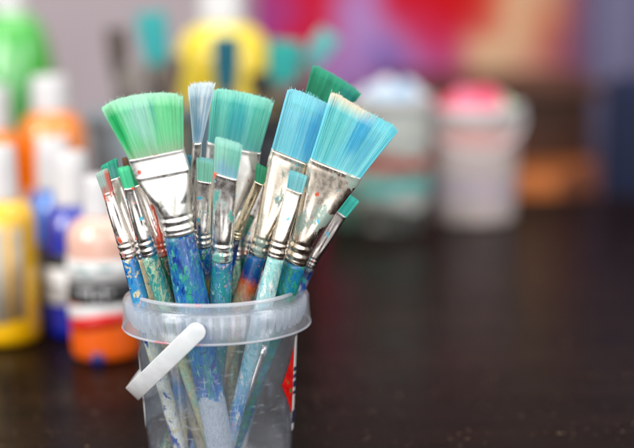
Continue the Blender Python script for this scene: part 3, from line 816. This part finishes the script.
# brush standing upside down inside the tub
def upside():
    Y = .979
    top = at(283, 296, Y-.012); B = at(234, 432, Y-.030); a = (top-B).normalized()
    root = empty('paintbrush', B, 'thin brush standing head down inside the tub, its steel ferrule showing through the wall', 'paintbrush', 'paintbrushes standing in the clear tub')
    f0 = at(239, 418, Y-.0291) - B; f1 = at(264, 345, Y-.020) - B; tp = top - B
    v, f = loft_round([f0, f0.lerp(f1,.05), f0.lerp(f1,.5), f0.lerp(f1,.88), f0.lerp(f1,.9), f0.lerp(f1,.93), f1], [.0019,.0023,.0029,.0034,.0037,.0034,.0034], 20)
    mesh_obj('ferrule', v, f, F1, root)
    v, f = loft_round([f1*1.0, f1.lerp(tp,.3), f1.lerp(tp,.9), tp], [.0032,.0036,.0026,.0012], 16)
    mesh_obj('handle', v, f, H_8, root, att=[i/4 for i in range(4) for _ in range(16)])
    V, F, C = [], [], []
    for h in range(260):
        a0 = random.random()*2*PI; q = random.random()**.5*.0019
        p0 = f0 + Vector((math.cos(a0)*q, math.sin(a0)*q, 0)); p1 = Vector((0,0,0)) + Vector((math.cos(a0)*q*.4, math.sin(a0)*q*.4, 0))
        b0 = len(V); w = Vector((.00012,0,0)); w2 = Vector((0,.00012,0))
        V += [p0-w, p0+w, p1+w*.3, p1-w*.3, p0-w2, p0+w2, p1+w2*.3, p1-w2*.3]; F += [(b0,b0+1,b0+2,b0+3),(b0+4,b0+5,b0+6,b0+7)]
        C += [rgb(190,130,120)]*8
    mesh_obj('bristles', V, F, BR, root, cols=C)
upside()

# ------------------------------------------------------------------ clear tub
CY = .979
C0 = at_z(216, CY, .125); C0.z = 0
ZT = .125
tubroot = empty('plastic_tub', (C0.x, CY, .0008), 'clear plastic tub with milky ribbed rim and white handle, full of paintbrushes', 'tub')
PW = m_plastic('clear_tub_plastic', .055, (.80,.85,.92), .06, .16, stains=((38,(1,1,.6),rgb(50,100,170),.62,.30),(70,(1,1,3.5),rgb(210,214,218),.60,.16)))
PR = m_plastic('milky_rim_plastic', .20, (.86,.90,.95), .12, .12)
PB = m_plastic('stained_rim_lip', .5, (.90,.90,.93), .15, .1, stains=((30,(1,1,1),rgb(230,140,150),.53,.4),))
rb, rtp = .0475, .0545
def wr(z): return rb + (rtp-rb)*z/.12
prof = [(.001, 0), (rb-.003, 0), (rb, .003)] + [(wr(z), z) for z in (.03,.06,.09,.115,.121)] + [(wr(.121)-.0011, .121)] + [(wr(z)-.0011, z) for z in (.115,.09,.06,.03)] + [(rb-.0012, .0045), (rb-.004, .0016), (.001, .0016)]
lathe_obj('tub_wall', prof, PW, tubroot, 128)
# rim: lip, skirt and inner ribs in one mesh
RO = .0620
v1, f1 = lathe([(rtp-.0012,.1205),(rtp-.0012,ZT-.001),(rtp-.0004,ZT),(rtp+.0022,ZT+.0004),(rtp+.003,ZT-.0015),(RO-.0010,ZT-.0034),(RO,ZT-.0050),(RO+.0002,ZT-.013),(RO+.0010,ZT-.0228),(RO+.0004,ZT-.0238),(RO-.0008,ZT-.0232),(RO-.0010,ZT-.013),(RO-.0014,ZT-.0062),(rtp+.002,ZT-.0042),(rtp+.0012,.1175),(rtp+.0002,.1170),(rtp-.0012,.1205)], 160)
f1 = [q for q in f1 if len(q) == 4]
mesh_obj('rim', v1, f1, PR, tubroot)
V, F = [], []
nr = 52
for i in range(nr):
    a = 2*PI*i/nr; d = Vector((math.cos(a), math.sin(a), 0)); t = Vector((-math.sin(a), math.cos(a), 0))
    b0 = len(V)
    for z, ri, ro, h in ((ZT-.0070, rtp+.0006, RO-.0014, .00085), (ZT-.014, rtp+.0002, RO-.0018, .00055), (ZT-.0215, rtp+.0001, RO-.0055, .00025)):
        for rr in (ri, ro):
            for sgn in (-1, 1):
                V.append(d*rr + t*sgn*h*(1 if rr == ri else 1.5) + Vector((0,0,z)))
    for k in (0, 4):
        q = b0+k
        F += [(q, q+4, q+6, q+2), (q+1, q+3, q+7, q+5), (q+2, q+6, q+7, q+3), (q, q+1, q+5, q+4)]
    F += [(b0, b0+2, b0+3, b0+1), (b0+8, b0+9, b0+11, b0+10)]
o = mesh_obj('rim_ribs', V, F, m_plastic('rib_plastic', .36, (.90,.93,.97), .2, .1), tubroot, smooth=False); o.data.update()
# second thin bead on the lip
rings = []
def torus(R, r, z, n=128, m=10):
    V, F = [], []
    for i in range(n):
        a = 2*PI*i/n
        for j in range(m):
            b = 2*PI*j/m
            V.append(Vector(((R + r*math.cos(b))*math.cos(a), (R + r*math.cos(b))*math.sin(a), z + r*math.sin(b))))
    for i in range(n):
        for j in range(m):
            F.append((i*m+j, ((i+1)%n)*m+j, ((i+1)%n)*m+(j+1)%m, i*m+(j+1)%m))
    return V, F
v, f = torus(rtp+.0012, .0013, ZT+.0006); mesh_obj('rim_bead', v, f, PB, tubroot)
v, f = torus(RO+.0004, .0009, ZT-.0232); mesh_obj('rim_bead', v, f, PB, tubroot)

# carry handle: a white strap hinged front and back, hanging down to the left
def strap():
    O = Vector((C0.x, CY, .0008))
    pf = at(196, 332, CY - RO - .0035) - O
    pe = at(131, 398, CY - .012) - O
    pb = Vector((pf.x*.2, RO + .002, ZT - .012))
    ctr = Vector((pe.x, pe.y, pe.z))
    pts = []
    n = 60
    vr = (pf + O - CAM); vr = vr/vr.y
    pq = pf + vr*(-pf.y); hd = Vector((pe.x - pq.x, 0, pe.z - pq.z)); Lh = hd.length; hd.normalize()
    for i in range(n+1):
        t = i/n; a = PI*t
        yy = -math.cos(a)*(RO+.0035)
        reach = Lh*(1 - abs(math.cos(a))**3.2)**(1/1.7) if 0 < t < 1 else 0
        e = max(0, (t-.5)*2); e = e*e*(3-2*e)
        dy = yy - pf.y; base = pf + vr*dy; base = base.lerp(Vector((pb.x, yy, pb.z)), e)
        pts.append(Vector((base.x + hd.x*reach, yy, base.z + hd.z*reach)))
    hw, th = .0060, .0006
    pts.insert(0, pts[0] - hd*.006); pts.append(pts[-1] - hd*.006)
    wdir = Vector((0,1,0)).cross(hd).normalized()
    V, F = [], []
    m = len(pts)
    # resample evenly
    cum = [0]
    for i in range(1, m): cum.append(cum[-1] + (pts[i]-pts[i-1]).length)
    tot = cum[-1]; res = []
    for k in range(321):
        s = tot*k/320; i = max(j for j in range(m) if cum[j] <= s + 1e-9); i = min(i, m-2)
        q = (s-cum[i])/max(1e-9, cum[i+1]-cum[i]); res.append(pts[i].lerp(pts[i+1], q))
    rings = []
    for i, p in enumerate(res):
        d = (res[min(i+1,320)] - res[max(i-1,0)]).normalized()
        nn = d.cross(wdir).normalized()
        s = tot*i/320
        e = min(s, tot-s); w = hw*(math.sqrt(max(0, 1-(1-min(1, e/hw))**2))*.92 + .08)
        ring = []
        for (a_, b_) in ((-1,-1),(-.9,-1),(.9,-1),(1,-1),(1,1),(.9,1),(-.9,1),(-1,1)):
            ring.append(p + wdir*w*a_ + nn*th*b_*(.6 if abs(a_) == 1 else 1))
        rings.append(ring)
    v, f = ringloft(rings)
    o = mesh_obj('carry_handle', v, f, plain('white_strap_plastic', (.72,.73,.75), .4, .16, 110, sss=.15), tubroot)
    bevel(o, .0004, 2)
    for p in (pf, pb):
        s = 1 if p is pf else -1
        V_, F_ = lathe([(.0001,-.001),(.0030,-.001),(.0030,.0014),(.0026,.0018),(.0001,.0018)], 24)
        mesh_obj('hinge_pin', [Vector((q.x, -q.z*s, q.y)) + Vector((p.x, (-(RO+.0020) if s > 0 else RO+.001), p.z)) for q in V_], F_, WHITE, tubroot)
strap()

# fruit label on the right side, plain label on the left side
def wall_patch(name, outline, mat, off, cells=40):
    """outline(t) -> (angle0, angle1) for height fraction"""
    V, F = [], []; nz = 36; na = 24
    for j in range(nz+1):
        z, a0, a1 = outline(j/nz)
        for i in range(na+1):
            a = a0 + (a1-a0)*i/na; r = wr(z) + off
            V.append(Vector((r*math.sin(a), -r*math.cos(a), z)))
    for j in range(nz):
        for i in range(na):
            q = j*(na+1)+i; F.append((q, q+1, q+na+2, q+na+1))
    return mesh_obj(name, V, F, mat, tubroot)
zl = lambda y: at(290, y, CY-.01).z
zA, zB_ = zl(432), zl(338)
def full(t): return (zA + (zB_-zA)*t, R_(70) + R_(8)*abs(2*t-1), R_(108))
def berry(t):
    z = zl(412) + (zl(346)-zl(412))*t
    return (z, R_(72.5) - R_(17)*max(.02, 1 - abs(2*t-1)**1.0), R_(74))
o = wall_patch('fruit_label', full, LABELW, .0006)
m, nt, out = newmat('strawberry_print')
n = noise_node(nt, 150, 2, .5); vo = N(nt, 'ShaderNodeTexVoronoi'); vo.inputs['Scale'].default_value = 700
tc = N(nt, 'ShaderNodeTexCoord'); nt.links.new(tc.outputs['Object'], vo.inputs['Vector'])
c = ramp(nt, n.outputs[0], [(.0, rgb(120,4,10)), (.42, rgb(206,14,18)), (.60, rgb(216,30,24)), (.63, rgb(60,120,40))])
sd = ramp(nt, vo.outputs[0], [(.07, 1), (.10, 0)])
cc = mixn(nt, sd.outputs[0], c.outputs[0], rgb(240,190,110))
p = N(nt, 'ShaderNodeBsdfPrincipled'); p.inputs['Roughness'].default_value = .3
nt.links.new(cc, p.inputs['Base Color']); nt.links.new(p.outputs[0], out.inputs[0])
wall_patch('fruit_print', berry, m, .0012)
for y0, y1 in ((368,372),(375,379),(382,388),(392,395)):
    wall_patch('lettering', (lambda t, y0=y0, y1=y1: (zl(y1) + (zl(y0)-zl(y1))*t, R_(76.5), R_(83))), plain('navy_ink', rgb(30,34,90), .5), .0013)
wall_patch('blue_label_foot', (lambda t: (zl(424) + (zl(412)-zl(424))*t, R_(76), R_(104))), NAVY, .0013)
def leftl(t): return (zl(428) + (zl(352)-zl(428))*t, R_(-130), R_(-72) - R_(8)*abs(2*t-1)**3)
wall_patch('side_label', leftl, LABELW, .0006)

# ------------------------------------------------------------------ brushes in pots behind
FFAR = plain('dull_ferrule', rgb(120,112,104), .35, .3, 80, metal=.6)
def blurbrush(label, px_tip, px_base, w_px, Y, col, foot, hc, group='paintbrushes in the far pots', hw=4, foot_z=.01):
    B = at_z(foot, Y, foot_z)
    t0 = at(*px_tip, Y) - B; b0 = at(*px_base, Y) - B
    k = (Y/math.cos(PITCH))/FPX
    root = empty('paintbrush', B, label, 'paintbrush', group)
    d = (t0-b0); s = Vector((d.z, 0, -d.x)).normalized(); n = Vector((0,-1,0))
    V, F, C = [], [], []
    rnd = random.Random(int(px_tip[0]))
    w = w_px*k/2
    rings = []
    for i in range(9):
        t = i/8; ww = w*(.72 + .28*math.sin(min(1, t*1.3)*PI/2)) * (1 if t < .95 else .93); th = .006*(1-.3*t)
        rings.append([b0 + d*t + s*ww*math.cos(2*PI*j/24) + n*th*math.sin(2*PI*j/24) for j in range(24)])
    v, f = ringloft(rings)
    cols = [tuple(c*(.8+.4*rnd.random()) for c in col) for _ in v]
    for h in range(220):
        u = rnd.uniform(-1, 1); p0 = b0 + s*w*.72*u + n*.004; p1 = b0 + d*(1.02+rnd.random()*.05) + s*w*u + n*.003; b1 = len(v)
        q = s*.0003
        v += [p0-q, p0+q, p1+q*.4, p1-q*.4]; f.append((b1, b1+1, b1+2, b1+3)); cols += [col]*4
    mesh_obj('bristles', v, f, BR, root, cols=cols)
    nk = b0.lerp(Vector((0,0,0)), .22); rn = hw*k
    v, f = loft_round([b0 + (b0-nk)*.02, b0.lerp(nk,.5), nk], [w*.7, (w*.7+rn)/2, rn], 20)
    mesh_obj('ferrule', v, f, FFAR, root)
    v, f = loft_round([nk, nk*.6, Vector((0,0,0))], [rn, rn*1.1, rn*.6], 16)
    mesh_obj('handle', v, f, plain('far_handle', hc, .35), root)
b, r, zt = tub(138, 1.76, 44, 112, plain('grey_blue_pot', rgb(150,168,178), .35, .2, 14), 'grey blue pot of brushes behind the bottles at the left', name='brush_pot', cat='pot', rimm=plain('pot_rim', rgb(160,180,190), .4))
b, r, zt = tub(222, 1.83, 37, 106, plain('slate_pot', rgb(120,146,160), .35, .25, 14), 'slate blue pot standing between the grey blue pot and the dark pot', name='brush_pot', cat='pot', rimm=plain('slate_rim', rgb(130,150,166), .4))
b, r, zt = tub(285, 1.74, 32, 118, plain('dark_pot', rgb(52,56,60), .35, .2, 14), 'dark pot of brushes behind the turquoise brush', name='brush_pot', cat='pot', rimm=DARK)
blurbrush('far brush with turquoise head above the grey blue pot', (150,14), (158,66), 30, 1.78, rgb(56,176,178), 150, rgb(70,66,60), hw=5)
blurbrush('far brown bristled brush leaning left out of the grey blue pot', (116,30), (120,76), 22, 1.80, rgb(96,84,80), 135, rgb(60,44,34))
blurbrush('far brush with tan ferrule leaning right out of the grey blue pot', (176,58), (170,92), 18, 1.77, rgb(120,104,92), 146, rgb(110,80,60))
blurbrush('far pale grey brush in the middle of the grey blue pot', (134,66), (138,98), 24, 1.76, rgb(150,140,136), 144, rgb(90,70,56))
blurbrush('far dark teal brush before the lemon yellow bottle', (226,38), (226,92), 27, 1.70, rgb(8,100,120), 254, rgb(10,20,40), hw=6)
blurbrush('far sea green brush leaning right behind the deep green one', (286,42), (281,84), 34, 1.74, rgb(44,176,168), 270, rgb(40,40,40), hw=6)
blurbrush('far small aqua brush leaning right beside the purple of the painting', (330,34), (308,66), 24, 1.76, rgb(110,190,190), 272, rgb(40,60,60))
blurbrush('far dark brown brush between the lemon bottle and the sea green brush', (258,74), (262,100), 20, 1.72, rgb(50,44,40), 266, rgb(40,30,26))

# ------------------------------------------------------------------ light
w = bpy.data.worlds.new('World'); S.world = w; w.use_nodes = True
nt = w.node_tree; bg = nt.nodes['Background']
n = noise_node(nt, 1.6, 2, .5, coord='Generated', off=(3.1, .4, 2.0))
r = ramp(nt, n.outputs[0], [(.38, (.20,.18,.165)), (.50, (.58,.55,.53)), (.62, (1.0,.99,.98))])
nt.links.new(r.outputs[0], bg.inputs[0]); bg.inputs[1].default_value = .62
def area(name, loc, target, size, power, color=(1,1,1), sy=None):
    l = bpy.data.lights.new(name, 'AREA'); l.energy = power; l.color = color; l.shape = 'RECTANGLE'; l.size = size; l.size_y = sy or size
    o = bpy.data.objects.new(name, l); COL.objects.link(o); o.location = loc
    o.rotation_euler = (Vector(target) - Vector(loc)).to_track_quat('-Z', 'Y').to_euler(); return o
area('window_light_left', (-1.25, .15, .95), (-.05, 1.0, .15), .7, 20, (1,.99,.97), 1.0)
area('front_fill_light', (.2, -1.3, .5), (-.05, 1.0, .2), 2.8, 31, (1,.99,.98), 1.9)  # added fill behind the camera to brighten ferrules and bristles
area('right_rim_light', (1.5, .35, .9), (0, 1.1, .15), .5, 9, (.96,.98,1), 1.0)  # small rim lamp added on the right, reflected in the metal
area('background_fill_light', (-.1, 1.7, 1.75), (.1, 2.2, 0), 1.4, 15, (1,.98,.96))  # unseen overhead lamp added for background brightness

S.view_settings.view_transform = 'Standard'; S.view_settings.look = 'None'
S.view_settings.exposure = 0.46; S.view_settings.gamma = 1
S.render.engine = 'CYCLES'
cy = S.cycles
cy.use_denoising = True; cy.transparent_max_bounces = 32; cy.max_bounces = 10
cy.sample_clamp_indirect = 8
